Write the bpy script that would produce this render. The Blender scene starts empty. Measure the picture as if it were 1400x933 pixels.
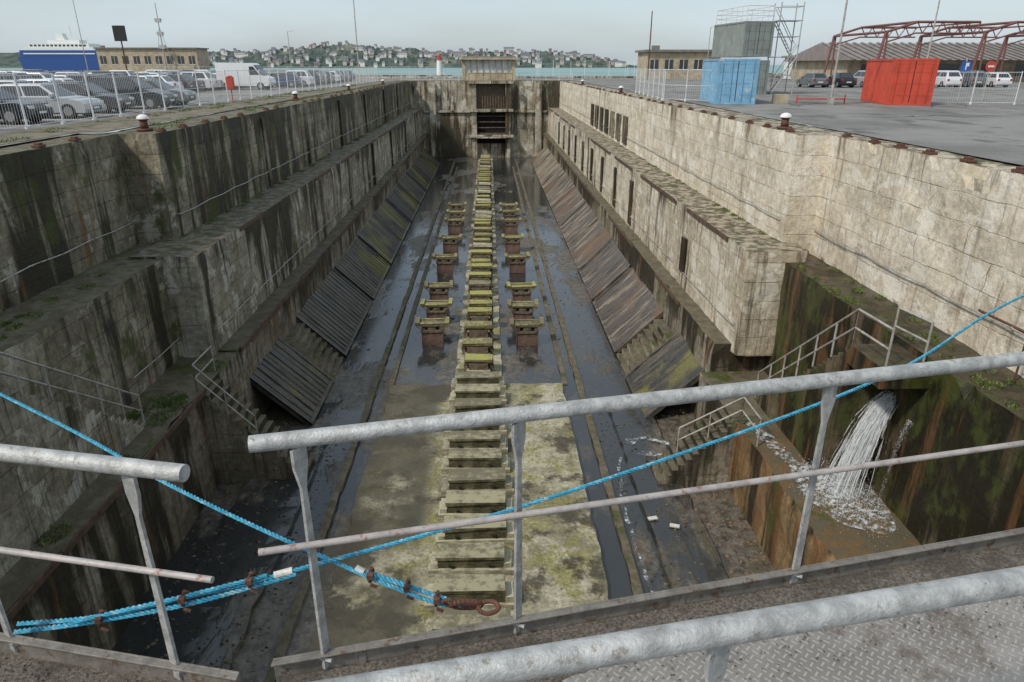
import bpy, math, random
from mathutils import Vector, Matrix, noise
random.seed(7)
S=bpy.context.scene
R=random.uniform
H=2.3
# ------------------------------------------------------------------ materials
class M:
    def __init__(s,name):
        s.m=bpy.data.materials.new(name); s.m.use_nodes=True
        s.nt=s.m.node_tree; s.nt.nodes.clear()
        s.out=s.nt.nodes.new('ShaderNodeOutputMaterial')
        s.b=s.nt.nodes.new('ShaderNodeBsdfPrincipled')
        s.nt.links.new(s.b.outputs[0],s.out.inputs[0])
        s.tc=s.nt.nodes.new('ShaderNodeTexCoord')
    def n(s,t): return s.nt.nodes.new(t)
    def put(s,v,sock):
        if isinstance(v,bpy.types.NodeSocket): s.nt.links.new(v,sock)
        elif isinstance(v,tuple) and len(v)==3 and sock.type=='RGBA': sock.default_value=(*v,1)
        else: sock.default_value=v
    def co(s): return s.tc.outputs['Object']
    def noise(s,scale,detail=5,mp=(1,1,1),rough=.6,off=0,dist=0):
        m=s.n('ShaderNodeMapping'); m.inputs['Scale'].default_value=mp; m.inputs['Location'].default_value=(off,off*.7,off*.3)
        s.put(s.co(),m.inputs[0]); t=s.n('ShaderNodeTexNoise'); s.put(m.outputs[0],t.inputs['Vector'])
        t.inputs['Scale'].default_value=scale;t.inputs['Detail'].default_value=min(detail,6);t.inputs['Roughness'].default_value=rough
        t.inputs['Distortion'].default_value=dist
        return t.outputs['Fac']
    def ramp(s,f,a,b,lo=0.,hi=1.):
        r=s.n('ShaderNodeMapRange'); s.put(f,r.inputs[0]); 
        r.inputs[1].default_value=a;r.inputs[2].default_value=b;r.inputs[3].default_value=lo;r.inputs[4].default_value=hi
        r.interpolation_type='SMOOTHSTEP'
        return r.outputs[0]
    def mix(s,f,a,b,bl='MIX'):
        x=s.n('ShaderNodeMix'); x.data_type='RGBA'; x.blend_type=bl
        s.put(f,x.inputs[0]); s.put(a,x.inputs[6]); s.put(b,x.inputs[7]); return x.outputs[2]
    def math(s,op,a,b=0.):
        x=s.n('ShaderNodeMath'); x.operation=op; s.put(a,x.inputs[0]); s.put(b,x.inputs[1]); return x.outputs[0]
    def sep(s,v):
        x=s.n('ShaderNodeSeparateXYZ'); s.put(v,x.inputs[0]); return x.outputs
    def up(s,a=.4,b=.8):
        g=s.n('ShaderNodeNewGeometry'); return s.ramp(s.sep(g.outputs['Normal'])[2],a,b)
    def grey(s,f):
        c=s.n('ShaderNodeCombineColor'); 
        for i in range(3): s.put(f,c.inputs[i])
        return c.outputs[0]
    def rnd(s): return s.n('ShaderNodeObjectInfo').outputs['Random']
    def bump(s,h,strength=.4,dist=.03):
        b=s.n('ShaderNodeBump'); b.inputs['Strength'].default_value=strength;b.inputs['Distance'].default_value=dist
        s.put(h,b.inputs['Height']); s.nt.links.new(b.outputs[0],s.b.inputs['Normal'])
    def fin(s,col,rough=.8,metal=0.,spec=None):
        s.put(col,s.b.inputs['Base Color']); s.put(rough,s.b.inputs['Roughness']); s.put(metal,s.b.inputs['Metallic'])
        if spec is not None: s.b.inputs['Specular IOR Level'].default_value=spec
        return s.m

def concrete(name,light,mid,dark,dk=.55,rust=.66,moss=.62,brick=True,damp=None,topcol=(.10,.085,.055),bw=2.9,bh=.72,wetr=.8,pale=None,top=None,bigv=.8,paleth=.52,mott=.62,spall=.55,mortar=(.42,.38,.33),jm=.55,fines=.85):
    s=M(name)
    c=s.mix(s.ramp(s.noise(.45,7,off=3),.40,.60),mid,light)
    c=s.mix(1.,c,s.grey(s.ramp(s.noise(5,9,rough=.72),.3,.7,mott,1.12)),'MULTIPLY')
    h=s.noise(7,8,rough=.7)
    if pale: c=s.mix(s.ramp(s.noise(.8,8,off=19,rough=.68),paleth,paleth+.06,0,.85),c,pale)
    if brick:
        p=s.sep(s.co()); xy=s.math('ADD',s.math('ADD',p[0],p[1]),s.math('MULTIPLY',s.noise(.9,4,off=88),.5))
        wob=s.math('MULTIPLY',s.math('SUBTRACT',s.noise(.6,5,rough=.7),.5),.2)
        cv=s.n('ShaderNodeCombineXYZ'); s.put(xy,cv.inputs[0]); s.put(s.math('ADD',p[2],wob),cv.inputs[1])
        b=s.n('ShaderNodeTexBrick'); s.put(cv.outputs[0],b.inputs['Vector']); b.inputs['Scale'].default_value=1; b.offset=.37
        b.inputs['Brick Width'].default_value=bw;b.inputs['Row Height'].default_value=bh;b.inputs['Mortar Size'].default_value=.016;b.inputs['Mortar Smooth'].default_value=.5
        b.inputs['Color1'].default_value=(1,1,1,1);b.inputs['Color2'].default_value=(.84,.83,.81,1);b.inputs['Mortar'].default_value=(*mortar,1)
        jmask=s.ramp(s.noise(.9,5,off=31,rough=.7),.40,.58,.0,jm+.4)
        c=s.mix(jmask,c,s.mix(1.,c,b.outputs['Color'],'MULTIPLY'))
        h=s.math('SUBTRACT',h,s.math('MULTIPLY',b.outputs['Fac'],.7))
    c=s.mix(s.ramp(s.noise(1.3,8,off=9,rough=.72),.57,.63,0,spall),c,tuple(x*.4 for x in mid))
    v=s.n('ShaderNodeTexVoronoi'); v.feature='DISTANCE_TO_EDGE'; mpp=s.n('ShaderNodeMapping'); mpp.inputs['Scale'].default_value=(.45,.45,.3); s.put(s.co(),mpp.inputs[0])
    ad=s.n('ShaderNodeVectorMath'); ad.operation='ADD'; s.put(mpp.outputs[0],ad.inputs[0]); s.put(s.grey(s.math('MULTIPLY',s.noise(1.7,6,rough=.75),.9)),ad.inputs[1]); s.put(ad.outputs[0],v.inputs['Vector'])
    ck=s.math('MULTIPLY',s.ramp(v.outputs['Distance'],.004,.014,1.,0.),s.ramp(s.noise(.4,3,off=71),.45,.55))
    c=s.mix(s.math('MULTIPLY',ck,.75),c,(.03,.025,.018))
    st=s.noise(1,7,mp=(1.0,1.0,.11),rough=.62,off=5)
    z=s.sep(s.co())[2]
    if damp is not None: st=s.math('ADD',st,s.ramp(z,damp[0],damp[1],damp[2],0.))
    if top is not None: st=s.math('ADD',st,s.ramp(z,top-1.3,top-.1,0.,.075))
    big=s.noise(.13,3,mp=(1,1,.5),off=77)
    st=s.math('ADD',st,s.math('MULTIPLY',s.math('SUBTRACT',big,.5),bigv))
    c=s.mix(s.ramp(st,dk-.05,dk+.08,0,.95),c,dark)
    st2=s.noise(1,8,mp=(5.5,5.5,.22),rough=.65,off=11)
    c=s.mix(s.math('MULTIPLY',s.ramp(st2,.50,.66,0,fines),s.ramp(st,dk-.18,dk-.02,.15,1.)),c,tuple(x*.9 for x in dark))
    rs=s.noise(1,7,mp=(2.1,2.1,.16),off=23)
    c=s.mix(s.ramp(rs,rust-.06,rust+.07,0,.75),c,(.17,.085,.035))
    ms=s.noise(1,8,mp=(.9,.9,.5),off=41,rough=.7)
    c=s.mix(s.ramp(ms,moss-.03,moss+.09,0,.8),c,(.06,.072,.018))
    t=s.mix(s.ramp(s.noise(2.2,8,off=51,rough=.7),.42,.6),topcol,tuple(x*.75 for x in mid))
    t=s.mix(s.ramp(s.noise(.7,8,off=61,rough=.7),.55,.63,0,.8),t,(.055,.07,.014))
    c=s.mix(s.up(),c,t)
    s.bump(h,.7,.055)
    return s.fin(c,s.ramp(st,dk,dk+.15,.88,wetr*.7),spec=.3)

def simple(name,col,rough=.6,metal=0.,var=.25,sc=4,spec=None,bump=.0,dirt=None,dirtt=.58):
    s=M(name)
    c=s.mix(1.,col,s.grey(s.ramp(s.noise(sc,7,rough=.65),.3,.7,1-var,1+var*.5)),'MULTIPLY')
    if dirt: c=s.mix(s.ramp(s.noise(sc*1.7,8,off=13,rough=.7),dirtt-.04,dirtt+.06,0,.85),c,dirt)
    if bump: s.bump(s.noise(sc*6,6),bump,.01)
    return s.fin(c,rough,metal,spec)

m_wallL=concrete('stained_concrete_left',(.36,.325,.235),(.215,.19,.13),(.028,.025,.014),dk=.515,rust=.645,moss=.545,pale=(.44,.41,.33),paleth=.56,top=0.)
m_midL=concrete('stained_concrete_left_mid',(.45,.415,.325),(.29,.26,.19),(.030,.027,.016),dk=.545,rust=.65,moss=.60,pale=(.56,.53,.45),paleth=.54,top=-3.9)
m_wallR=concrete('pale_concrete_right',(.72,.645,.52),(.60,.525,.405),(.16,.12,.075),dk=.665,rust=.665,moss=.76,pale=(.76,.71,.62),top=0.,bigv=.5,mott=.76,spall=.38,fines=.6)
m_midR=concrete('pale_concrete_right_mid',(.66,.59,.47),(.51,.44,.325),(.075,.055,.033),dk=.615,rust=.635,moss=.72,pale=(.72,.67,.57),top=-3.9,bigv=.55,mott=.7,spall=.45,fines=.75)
m_low=concrete('lower_ledge_concrete',(.33,.29,.22),(.20,.17,.115),(.027,.023,.014),dk=.515,rust=.62,moss=.60,wetr=.5,pale=(.38,.35,.28),paleth=.57,top=-7.7)
m_darkR=concrete('wet_dark_concrete',(.20,.155,.095),(.10,.075,.042),(.014,.013,.007),dk=.48,rust=.575,moss=.52,wetr=.35,topcol=(.04,.036,.02),top=-4.4)
m_brown=concrete('ochre_stained_concrete',(.30,.20,.10),(.19,.12,.055),(.025,.02,.012),dk=.54,rust=.52,moss=.59,brick=False,wetr=.5)
m_far=concrete('far_wall_concrete',(.50,.465,.38),(.33,.295,.215),(.042,.035,.02),dk=.53,rust=.62,moss=.63,pale=(.60,.57,.49),bw=4,bh=1.4)

def floor_mat():
    s=M('wet_dock_floor')
    a=s.noise(.25,8,mp=(1,.45,1),off=2,rough=.62)
    f=s.noise(3,9,rough=.72)
    p=s.sep(s.co())
    c=s.mix(s.ramp(f,.35,.65),(.050,.042,.030),(.15,.132,.105))
    c=s.mix(s.ramp(s.noise(1.1,8,off=8,mp=(1,.3,1),rough=.7),.52,.62,0,.8),c,(.075,.06,.028))
    c=s.mix(s.ramp(s.noise(6,9,off=15,rough=.78),.58,.64),c,(.19,.17,.14))
    c=s.mix(s.ramp(s.noise(.7,6,off=45,rough=.7),.56,.62,0,.6),c,(.10,.065,.035))
    far=s.ramp(p[1],20,38,.0,.09)
    pud=s.ramp(s.math('ADD',a,far),.49,.57)
    c=s.mix(pud,c,(.030,.031,.030))
    s.bump(s.math('MULTIPLY',f,s.math('SUBTRACT',1.,pud)),.8,.04)
    r=s.math('ADD',s.ramp(pud,0,1,.5,.06),s.ramp(f,.3,.7,0,.12))
    return s.fin(c,r,spec=.7)
m_floor=floor_mat()
def slab_mat(name='mossy_slab'):
    s=M(name)
    n1=s.noise(.45,8,off=4,rough=.65)
    c=s.mix(s.ramp(n1,.40,.58),(.20,.18,.105),(.44,.41,.30))
    c=s.mix(s.ramp(s.noise(1.2,8,off=14,rough=.7),.48,.60,0,.8),c,(.245,.225,.075))
    c=s.mix(s.ramp(s.noise(.5,9,off=25,rough=.68),.50,.58,0,.88),c,(.06,.052,.034))
    c=s.mix(1.,c,s.grey(s.ramp(s.noise(9,9,rough=.75),.3,.7,.55,1.2)),'MULTIPLY')
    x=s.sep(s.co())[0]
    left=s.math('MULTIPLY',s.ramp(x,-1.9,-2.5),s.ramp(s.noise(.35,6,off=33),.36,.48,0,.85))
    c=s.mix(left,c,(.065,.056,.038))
    s.bump(s.noise(6,9,rough=.7),.7,.04)
    return s.fin(c,s.ramp(n1,.4,.6,.5,.85),spec=.35)
m_slab=slab_mat()
def block_mat(name,a,b,top,tt=.5,w=None):
    s=M(name); c=s.mix(s.ramp(s.noise(2.3,8,off=3,rough=.7),.4,.6),a,b)
    c=s.mix(1.,c,s.grey(s.ramp(s.noise(14,8,mp=(.3,1,1)),.3,.7,.6,1.2)),'MULTIPLY')
    t2=w or tuple(x*.45 for x in top)
    rn=s.math('MULTIPLY',s.math('SUBTRACT',s.rnd(),.5),.18)
    c=s.mix(s.up(),c,s.mix(s.ramp(s.math('ADD',s.noise(3,8,off=9,rough=.7),rn),tt-.1,tt+.1),top,t2))
    s.bump(s.noise(12,7),.5,.02); return s.fin(c,.8,spec=.3)
m_blkA=block_mat('mossy_oak_block',(.065,.062,.032),(.16,.145,.085),(.33,.305,.20))
m_blkB=block_mat('pale_block_bearer',(.28,.26,.18),(.42,.395,.29),(.44,.41,.29))
m_blkC=block_mat('rusty_block',(.10,.07,.05),(.18,.145,.105),(.23,.21,.13))
m_red=block_mat('red_painted_block',(.17,.075,.06),(.15,.115,.09),(.20,.17,.11))
m_moss=block_mat('mossy_timber_cap',(.13,.11,.05),(.22,.20,.085),(.33,.315,.10),.50,(.16,.13,.09))

def panel_mat(name,a,b,r,rt=.52):
    s=M(name)
    rn=s.math('MULTIPLY',s.math('SUBTRACT',s.rnd(),.5),.2)
    y=s.math('ADD',s.noise(1,6,mp=(.35,1.6,.35),off=2),rn)
    c=s.mix(s.ramp(y,.40,.62),a,b)
    c=s.mix(s.ramp(s.noise(1,8,mp=(1.0,5,1.0),off=7),.5,.64,0,.8),c,tuple(x*.35 for x in a))
    c=s.mix(s.ramp(s.noise(.22,5,off=12),rt,rt+.08,0,.8),c,r)
    c=s.mix(1.,c,s.grey(s.ramp(s.noise(10,8,rough=.7),.3,.7,.6,1.2)),'MULTIPLY')
    s.bump(s.noise(8,8),.4,.02); return s.fin(c,s.ramp(y,.4,.6,.42,.72),spec=.4)
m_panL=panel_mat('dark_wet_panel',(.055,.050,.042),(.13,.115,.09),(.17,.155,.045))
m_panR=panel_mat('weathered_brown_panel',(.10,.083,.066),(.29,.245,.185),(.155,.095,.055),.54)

def asphalt():
    s=M('quay_asphalt'); 
    c=s.mix(s.ramp(s.noise(.18,7,off=2,rough=.65),.4,.6),(.165,.16,.15),(.24,.232,.217))
    c=s.mix(s.ramp(s.noise(.5,8,off=6,mp=(1,.5,1)),.55,.62,0,.7),c,(.09,.087,.082))
    c=s.mix(s.ramp(s.noise(.9,9,off=16,rough=.75),.60,.64,0,.6),c,(.12,.11,.065))
    c=s.mix(1.,c,s.grey(s.ramp(s.noise(22,8,rough=.8),.3,.7,.65,1.25)),'MULTIPLY')
    s.bump(s.noise(40,5),.3,.01); return s.fin(c,.85,spec=.25)
m_asph=asphalt()
m_gravel=concrete('quay_gravel_left',(.24,.21,.16),(.17,.15,.11),(.07,.06,.04),brick=False,topcol=(.20,.175,.13))
m_galv=simple('galvanised_pipe',(.44,.44,.43),.5,.3,.35,16,dirt=(.24,.21,.17),dirtt=.60,bump=.5)
m_plate=simple('weathered_toe_plate',(.21,.19,.165),.6,.3,.35,9,dirt=(.12,.065,.035),dirtt=.58,bump=.5)
m_rail2=simple('rusty_pale_pipe',(.38,.345,.33),.6,.1,.25,14,dirt=(.24,.10,.075),dirtt=.60)
m_railw=simple('pale_railing',(.40,.385,.35),.6,.2,.3,3,dirt=(.22,.12,.06),dirtt=.58)
m_rope=simple('blue_rope',(.04,.32,.48),.8,0,.35,22,dirt=(.35,.46,.50),dirtt=.57)
m_rust=simple('rust_iron',(.13,.055,.035),.8,.1,.4,20,dirt=(.05,.03,.02))
m_tape=simple('white_tape',(.6,.58,.54),.7,0,.3,30)
m_white=simple('white_paint',(.72,.72,.70),.5,0,.15,3)
m_whitew=simple('white_fence_paint',(.64,.65,.65),.5,0,.2,3)
m_conc2=simple('beige_render',(.42,.355,.25),.85,0,.3,.8,dirt=(.24,.19,.13))
m_roof=simple('grey_roof',(.20,.185,.17),.8,0,.3,1)
m_glass=simple('dark_glass',(.03,.035,.04),.1,0,.1,1,spec=.7)
m_winpale=simple('window_pane_pale',(.58,.61,.62),.3,0,.3,1,spec=.6)  # pump house panes: plain pale grey-white base colour
m_redc=simple('red_container_paint',(.50,.065,.035),.55,0,.2,1.4,dirt=(.25,.05,.03),dirtt=.66)
m_bluec=simple('blue_container_paint',(.18,.37,.54),.55,0,.2,1.4,dirt=(.42,.48,.52),dirtt=.58)
m_greyc=simple('grey_container_paint',(.22,.25,.235),.6,0,.2,1.4,dirt=(.12,.12,.1),dirtt=.66)
m_truss=simple('oxide_red_steel',(.18,.07,.06),.55,.1,.2,1)
m_rfm=simple('roof_metal',(.24,.20,.19),.6,0,.2,1)
m_black=simple('black_rubber',(.015,.015,.015),.7)
m_dark=simple('dark_void',(.012,.011,.009),.9)
m_wood=simple('old_timber',(.16,.11,.07),.8,0,.4,6)
m_hub=simple('alloy_wheel',(.4,.41,.42),.35,.6,.1)
m_lamp=simple('tail_lamp_red',(.35,.01,.01),.3)
m_head=simple('head_lamp',(.65,.67,.68),.15,.2,.05)
s=M('sea_water'); c=s.mix(s.ramp(s.noise(.01,4,mp=(.3,1,1)),.4,.6),(.13,.24,.23),(.20,.31,.28)); s.bump(s.noise(.6,6,mp=(1,.6,1)),.5,.4); m_water=s.fin(c,.4,spec=.4)
s=M('hill_foliage'); c=s.mix(s.ramp(s.noise(.045,8,rough=.7),.4,.6),(.05,.072,.065),(.10,.125,.105)); c=s.mix(s.ramp(s.noise(.012,5,off=4),.57,.63),c,(.17,.18,.14)); m_hill=s.fin(c,.9,spec=.1)
s=M('foam_water'); f=s.noise(5,8,rough=.8,mp=(1,1,.35)); s.put(s.ramp(f,.46,.64,.0,.75),s.b.inputs['Alpha']); m_foam=s.fin((.72,.76,.78),.3)
s=M('falling_water'); f=s.noise(5,8,rough=.8,mp=(3,3,.6)); s.put(s.ramp(f,.36,.62,.10,.62),s.b.inputs['Alpha']); m_fall=s.fin((.80,.83,.85),.25)
s=M('chequer_plate'); p=s.sep(s.co())
def tri(v,sc):
    return s.math('ABSOLUTE',s.math('SUBTRACT',s.math('FRACT',s.math('MULTIPLY',v,sc)),.5))
u=s.math('ADD',p[0],p[1]); w=s.math('SUBTRACT',p[0],p[1])
SC=20.
cu=s.math('FLOOR',s.math('MULTIPLY',u,SC)); cw=s.math('FLOOR',s.math('MULTIPLY',w,SC))
par=s.math('ABSOLUTE',s.math('MODULO',s.math('ADD',cu,cw),2.))
e1=s.math('MULTIPLY',s.math('LESS_THAN',tri(u,SC),.13),s.math('LESS_THAN',tri(w,SC),.42))
e2=s.math('MULTIPLY',s.math('LESS_THAN',tri(w,SC),.13),s.math('LESS_THAN',tri(u,SC),.42))
mm=s.n('ShaderNodeMix'); s.put(par,mm.inputs[0]); s.put(e1,mm.inputs[2]); s.put(e2,mm.inputs[3]); lug=mm.outputs[0]
c=s.mix(s.ramp(s.noise(3,8,rough=.7),.4,.65),(.20,.183,.165),(.29,.27,.25)); c=s.mix(s.math('MULTIPLY',lug,.6),c,(.46,.43,.40))
c=s.mix(s.ramp(s.noise(2.3,8,off=9,rough=.75),.50,.64,0,.85),c,(.12,.092,.07)); s.bump(lug,1.,.008); m_cheq=s.fin(c,.5,.15)
s=M('grit_dirt'); f=s.noise(60,6,rough=.8); c=s.mix(s.ramp(f,.35,.65),(.06,.05,.04),(.26,.23,.19)); c=s.mix(s.ramp(s.noise(4,6,rough=.7,off=3),.45,.6,0,.6),c,(.07,.058,.045)); s.bump(f,1.,.015); m_grit=s.fin(c,.95)
s=M('grass'); c=s.mix(s.ramp(s.noise(4,5),.4,.6),(.06,.10,.018),(.13,.17,.035)); m_grass=s.fin(c,.8)

# ------------------------------------------------------------------ mesh builder
class MB:
    def __init__(s): s.v=[];s.f=[];s.mi=[]
    def add(s,vs,fs,m=0):
        k=len(s.v); s.v+= [tuple(v) for v in vs]; s.f+=[tuple(i+k for i in f) for f in fs]; s.mi+=[m]*len(fs)
    def box(s,x0,x1,y0,y1,z0,z1,m=0,rot=0,piv=None):
        vs=[(x,y,z) for x in(x0,x1) for y in(y0,y1) for z in(z0,z1)]
        if rot:
            cx,cy=piv or ((x0+x1)/2,(y0+y1)/2); c,q=math.cos(rot),math.sin(rot)
            vs=[(cx+(x-cx)*c-(y-cy)*q,cy+(x-cx)*q+(y-cy)*c,z) for x,y,z in vs]
        s.add(vs,[(0,1,3,2),(4,6,7,5),(0,4,5,1),(2,3,7,6),(0,2,6,4),(1,5,7,3)],m)
    def tube(s,a,b,r,m=0,n=8,r2=None,caps=True):
        a=Vector(a);b=Vector(b); d=(b-a); 
        if d.length<1e-6: return
        d.normalize(); u=d.cross(Vector((0,0,1)) if abs(d.z)<.9 else Vector((1,0,0))).normalized(); w=d.cross(u)
        r2=r if r2 is None else r2; vs=[]
        for p,q in((a,r),(b,r2)):
            for i in range(n):
                t=2*math.pi*i/n; vs.append(p+u*math.cos(t)*q+w*math.sin(t)*q)
        fs=[(i,(i+1)%n,n+(i+1)%n,n+i) for i in range(n)]
        if caps: fs+=[tuple(range(n-1,-1,-1)),tuple(range(n,2*n))]
        s.add(vs,fs,m)
    def path(s,pts,r,m=0,n=6):
        for a,b in zip(pts,pts[1:]): s.tube(a,b,r,m,n)
    def prism(s,poly,vec,m=0):
        n=len(poly); a=[Vector(p) for p in poly]; b=[p+Vector(vec) for p in a]
        s.add(a+b,[tuple(range(n-1,-1,-1)),tuple(range(n,2*n))]+[(i,(i+1)%n,n+(i+1)%n,n+i) for i in range(n)],m)
    def dome(s,c,r,sz=1,m=0,n=14,k=5,full=False):
        vs=[];fs=[]; lo=-math.pi/2 if full else 0
        kk=k*2 if full else k
        for j in range(kk+1):
            ph=lo+(math.pi/2-lo)*j/kk
            for i in range(n):
                t=2*math.pi*i/n; vs.append((c[0]+r*math.cos(ph)*math.cos(t),c[1]+r*math.cos(ph)*math.sin(t),c[2]+r*sz*math.sin(ph)))
        for j in range(kk):
            for i in range(n): fs.append((j*n+i,j*n+(i+1)%n,(j+1)*n+(i+1)%n,(j+1)*n+i))
        s.add(vs,fs,m)
    def mesh(s,name,mats):
        me=bpy.data.meshes.new(name); me.from_pydata(s.v,[],s.f)
        for m in mats: me.materials.append(m)
        me.polygons.foreach_set('material_index',s.mi); me.update(); return me
    def obj(s,name,mats,smooth=False,bevel=0):
        me=s.mesh(name,mats); o=bpy.data.objects.new(name,me); S.collection.objects.link(o)
        if smooth:
            for p in me.polygons: p.use_smooth=True
            try: me.set_sharp_from_angle(angle=math.radians(40))
            except Exception: pass
        if bevel:
            b=o.modifiers.new('b','BEVEL'); b.width=bevel; b.segments=2; b.limit_method='ANGLE'
        return o
def inst(me,name,loc,rz=0,sc=(1,1,1)):
    o=bpy.data.objects.new(name,me); o.location=loc; o.rotation_euler=(0,0,rz); o.scale=sc; S.collection.objects.link(o); return o

def rough_box(name,x0,x1,y0,y1,z0,z1,mat,step=.5,amp=.045,zs=.35,bites=()):
    nx=max(1,round((x1-x0)/step));ny=max(1,round((y1-y0)/step));nz=max(1,round((z1-z0)/step))
    V={};vs=[];fs=[]
    def g(i,j,k):
        key=(i,j,k)
        if key not in V:
            x=x0+(x1-x0)*i/nx;y=y0+(y1-y0)*j/ny;z=z0+(z1-z0)*k/nz
            q=noise.noise_vector(Vector((x,y,z))*1.3)*amp+noise.noise_vector(Vector((x,y,z))*.35+Vector((9,9,9)))*amp*.9
            edge=(i in(0,nx))+(j in(0,ny))+(k in(0,nz))
            if edge>=2:
                e=max(0,noise.noise(Vector((x,y,z))*1.9+Vector((5,5,5)))-.12)*amp*5
                q+=Vector((e*(1 if i==0 else -1 if i==nx else 0),e*(1 if j==0 else -1 if j==ny else 0),e*.6*(1 if k==0 else -1 if k==nz else 0)))
            for bx,by,bz,br,dd in bites:
                dist=(Vector((x,y,z))-Vector((bx,by,bz))).length
                if dist<br: q+=Vector(dd)*(1-dist/br)**.5
            V[key]=len(vs); vs.append((x+q.x,y+q.y,z+q.z*zs))
        return V[key]
    for j in range(ny):
        for k in range(nz):
            fs.append((g(0,j,k),g(0,j,k+1),g(0,j+1,k+1),g(0,j+1,k))); fs.append((g(nx,j,k),g(nx,j+1,k),g(nx,j+1,k+1),g(nx,j,k+1)))
        for i in range(nx):
            fs.append((g(i,j,nz),g(i+1,j,nz),g(i+1,j+1,nz),g(i,j+1,nz))); fs.append((g(i,j,0),g(i,j+1,0),g(i+1,j+1,0),g(i+1,j,0)))
    for i in range(nx):
        for k in range(nz):
            fs.append((g(i,0,k),g(i+1,0,k),g(i+1,0,k+1),g(i,0,k+1))); fs.append((g(i,ny,k),g(i,ny,k+1),g(i+1,ny,k+1),g(i+1,ny,k)))
    me=bpy.data.meshes.new(name); me.from_pydata(vs,[],fs); me.materials.append(mat); me.update()
    o=bpy.data.objects.new(name,me); S.collection.objects.link(o); return o

FZ=-11.3; YE=112.
# ------------------------------------------------------------------ dock walls
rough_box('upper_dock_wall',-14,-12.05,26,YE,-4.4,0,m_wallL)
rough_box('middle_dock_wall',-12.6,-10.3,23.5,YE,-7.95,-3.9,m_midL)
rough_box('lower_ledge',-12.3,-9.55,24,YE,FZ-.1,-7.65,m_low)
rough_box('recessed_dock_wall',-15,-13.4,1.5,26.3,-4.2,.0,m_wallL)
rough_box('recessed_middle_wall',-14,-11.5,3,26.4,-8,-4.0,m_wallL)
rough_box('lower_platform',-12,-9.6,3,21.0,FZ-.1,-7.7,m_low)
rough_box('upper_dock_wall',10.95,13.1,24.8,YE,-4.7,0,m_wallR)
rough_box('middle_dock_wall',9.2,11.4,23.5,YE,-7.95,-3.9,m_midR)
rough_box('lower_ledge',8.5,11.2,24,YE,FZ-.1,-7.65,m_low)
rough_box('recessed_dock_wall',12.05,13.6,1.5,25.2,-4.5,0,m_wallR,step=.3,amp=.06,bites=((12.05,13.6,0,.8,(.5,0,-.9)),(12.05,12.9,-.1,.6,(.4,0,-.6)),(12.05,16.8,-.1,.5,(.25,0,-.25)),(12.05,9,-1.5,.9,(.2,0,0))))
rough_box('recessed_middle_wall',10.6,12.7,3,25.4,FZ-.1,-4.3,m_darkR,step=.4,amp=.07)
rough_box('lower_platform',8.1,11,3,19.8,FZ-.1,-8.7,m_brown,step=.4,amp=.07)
rough_box('end_dock_wall',-14,13.1,YE,YE+3,FZ-.1,.05,m_far,step=.8,amp=.06)
b=MB()
for (x0,x1) in((-9.2,-8.2),(7.2,8.2)): b.box(x0,x1,YE-.6,YE,FZ,-.3)
b.box(-11.9,10.9,YE-.35,YE,-4.6,-4.25); 
b.obj('end_wall_buttress',[m_far],bevel=.05)
b=MB(); b.box(-12,11,2.5,YE+.5,FZ-1,FZ); b.obj('dock_floor',[m_floor])
rough_box('keel_slab',-4.6,3.15,9,28.0,FZ-.2,FZ+.18,m_slab,step=.5,amp=.05,zs=.5)
rough_box('keel_strip',-1.75,.45,28.1,YE-3,FZ-.2,FZ+.10,m_slab,step=.6,amp=.05,zs=.5)
rough_box('floor_kerb',-5.45,-5.2,9,YE-4,FZ-.1,FZ+.14,m_low,step=.6,amp=.02)
rough_box('floor_kerb',-4.75,-4.5,28.2,YE-12,FZ-.1,FZ+.08,m_low,step=.6,amp=.015)
rough_box('floor_kerb',3.2,3.45,28.2,YE-12,FZ-.1,FZ+.08,m_low,step=.6,amp=.015)
rough_box('floor_kerb',3.85,4.1,9,YE-4,FZ-.1,FZ+.12,m_low,step=.6,amp=.02)
rough_box('gutter_step',4.9,6.6,9,26,FZ-.1,FZ+.16,m_floor,step=.5,amp=.06)
rough_box('gutter_step',-8.6,-6.4,9,24,FZ-.1,FZ+.16,m_floor,step=.5,amp=.06)
def panel(side,y0,y1,mat,off=0):
    b=MB(); x1,z1=(9.7-off*.3,-8.95-off*.3); x2,z2=(7.35,FZ+.06)
    def X(x): return -x if side=='L' else x-1.1
    a=(x1,z1); c=(x2,z2); d=(x2+.16,z2-.02); e=(x1+.02,z1-.22)
    y=y0
    while y<y1-.05:
        w=min(R(.38,.6) if side=='L' else R(1.4,2.8),y1-y); dz=R(0,.03)
        b.prism([(X(p[0]),y+.008,p[1]+dz) for p in(a,c,d,e)],(0,w-.016,0)); 
        if side=='L': b.prism([(X(x1),y,z1+.04+dz),(X(x2-.04),y,z2+.03),(X(x2),y,z2-.01),(X(x1),y,z1-.01)],(0,.045,0))
        y+=w
    for yy in(y0,y1-.14): b.prism([(X(x1),yy,z1+.07),(X(x2-.07),yy,z2+.05),(X(x2),yy,z2-.01),(X(x1),yy,z1-.01)],(0,.14,0))
    for t in(.0,.97):
        xx=x1+(x2-x1)*t; zz=z1+(z2-z1)*t
        b.prism([(X(xx),y0,zz+.075),(X(xx-.12),y0,zz-.03),(X(xx+.0),y0,zz-.05)],(0,y1-y0,0))
    return b.obj('sloped_side_panel',[mat])
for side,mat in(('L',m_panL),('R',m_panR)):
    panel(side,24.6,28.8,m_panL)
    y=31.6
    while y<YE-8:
        L=R(6.5,8.5); panel(side,y,min(y+L,YE-3),mat,R(0,.5)); y+=L+(.15 if random.random()<.6 else .5)
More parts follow.
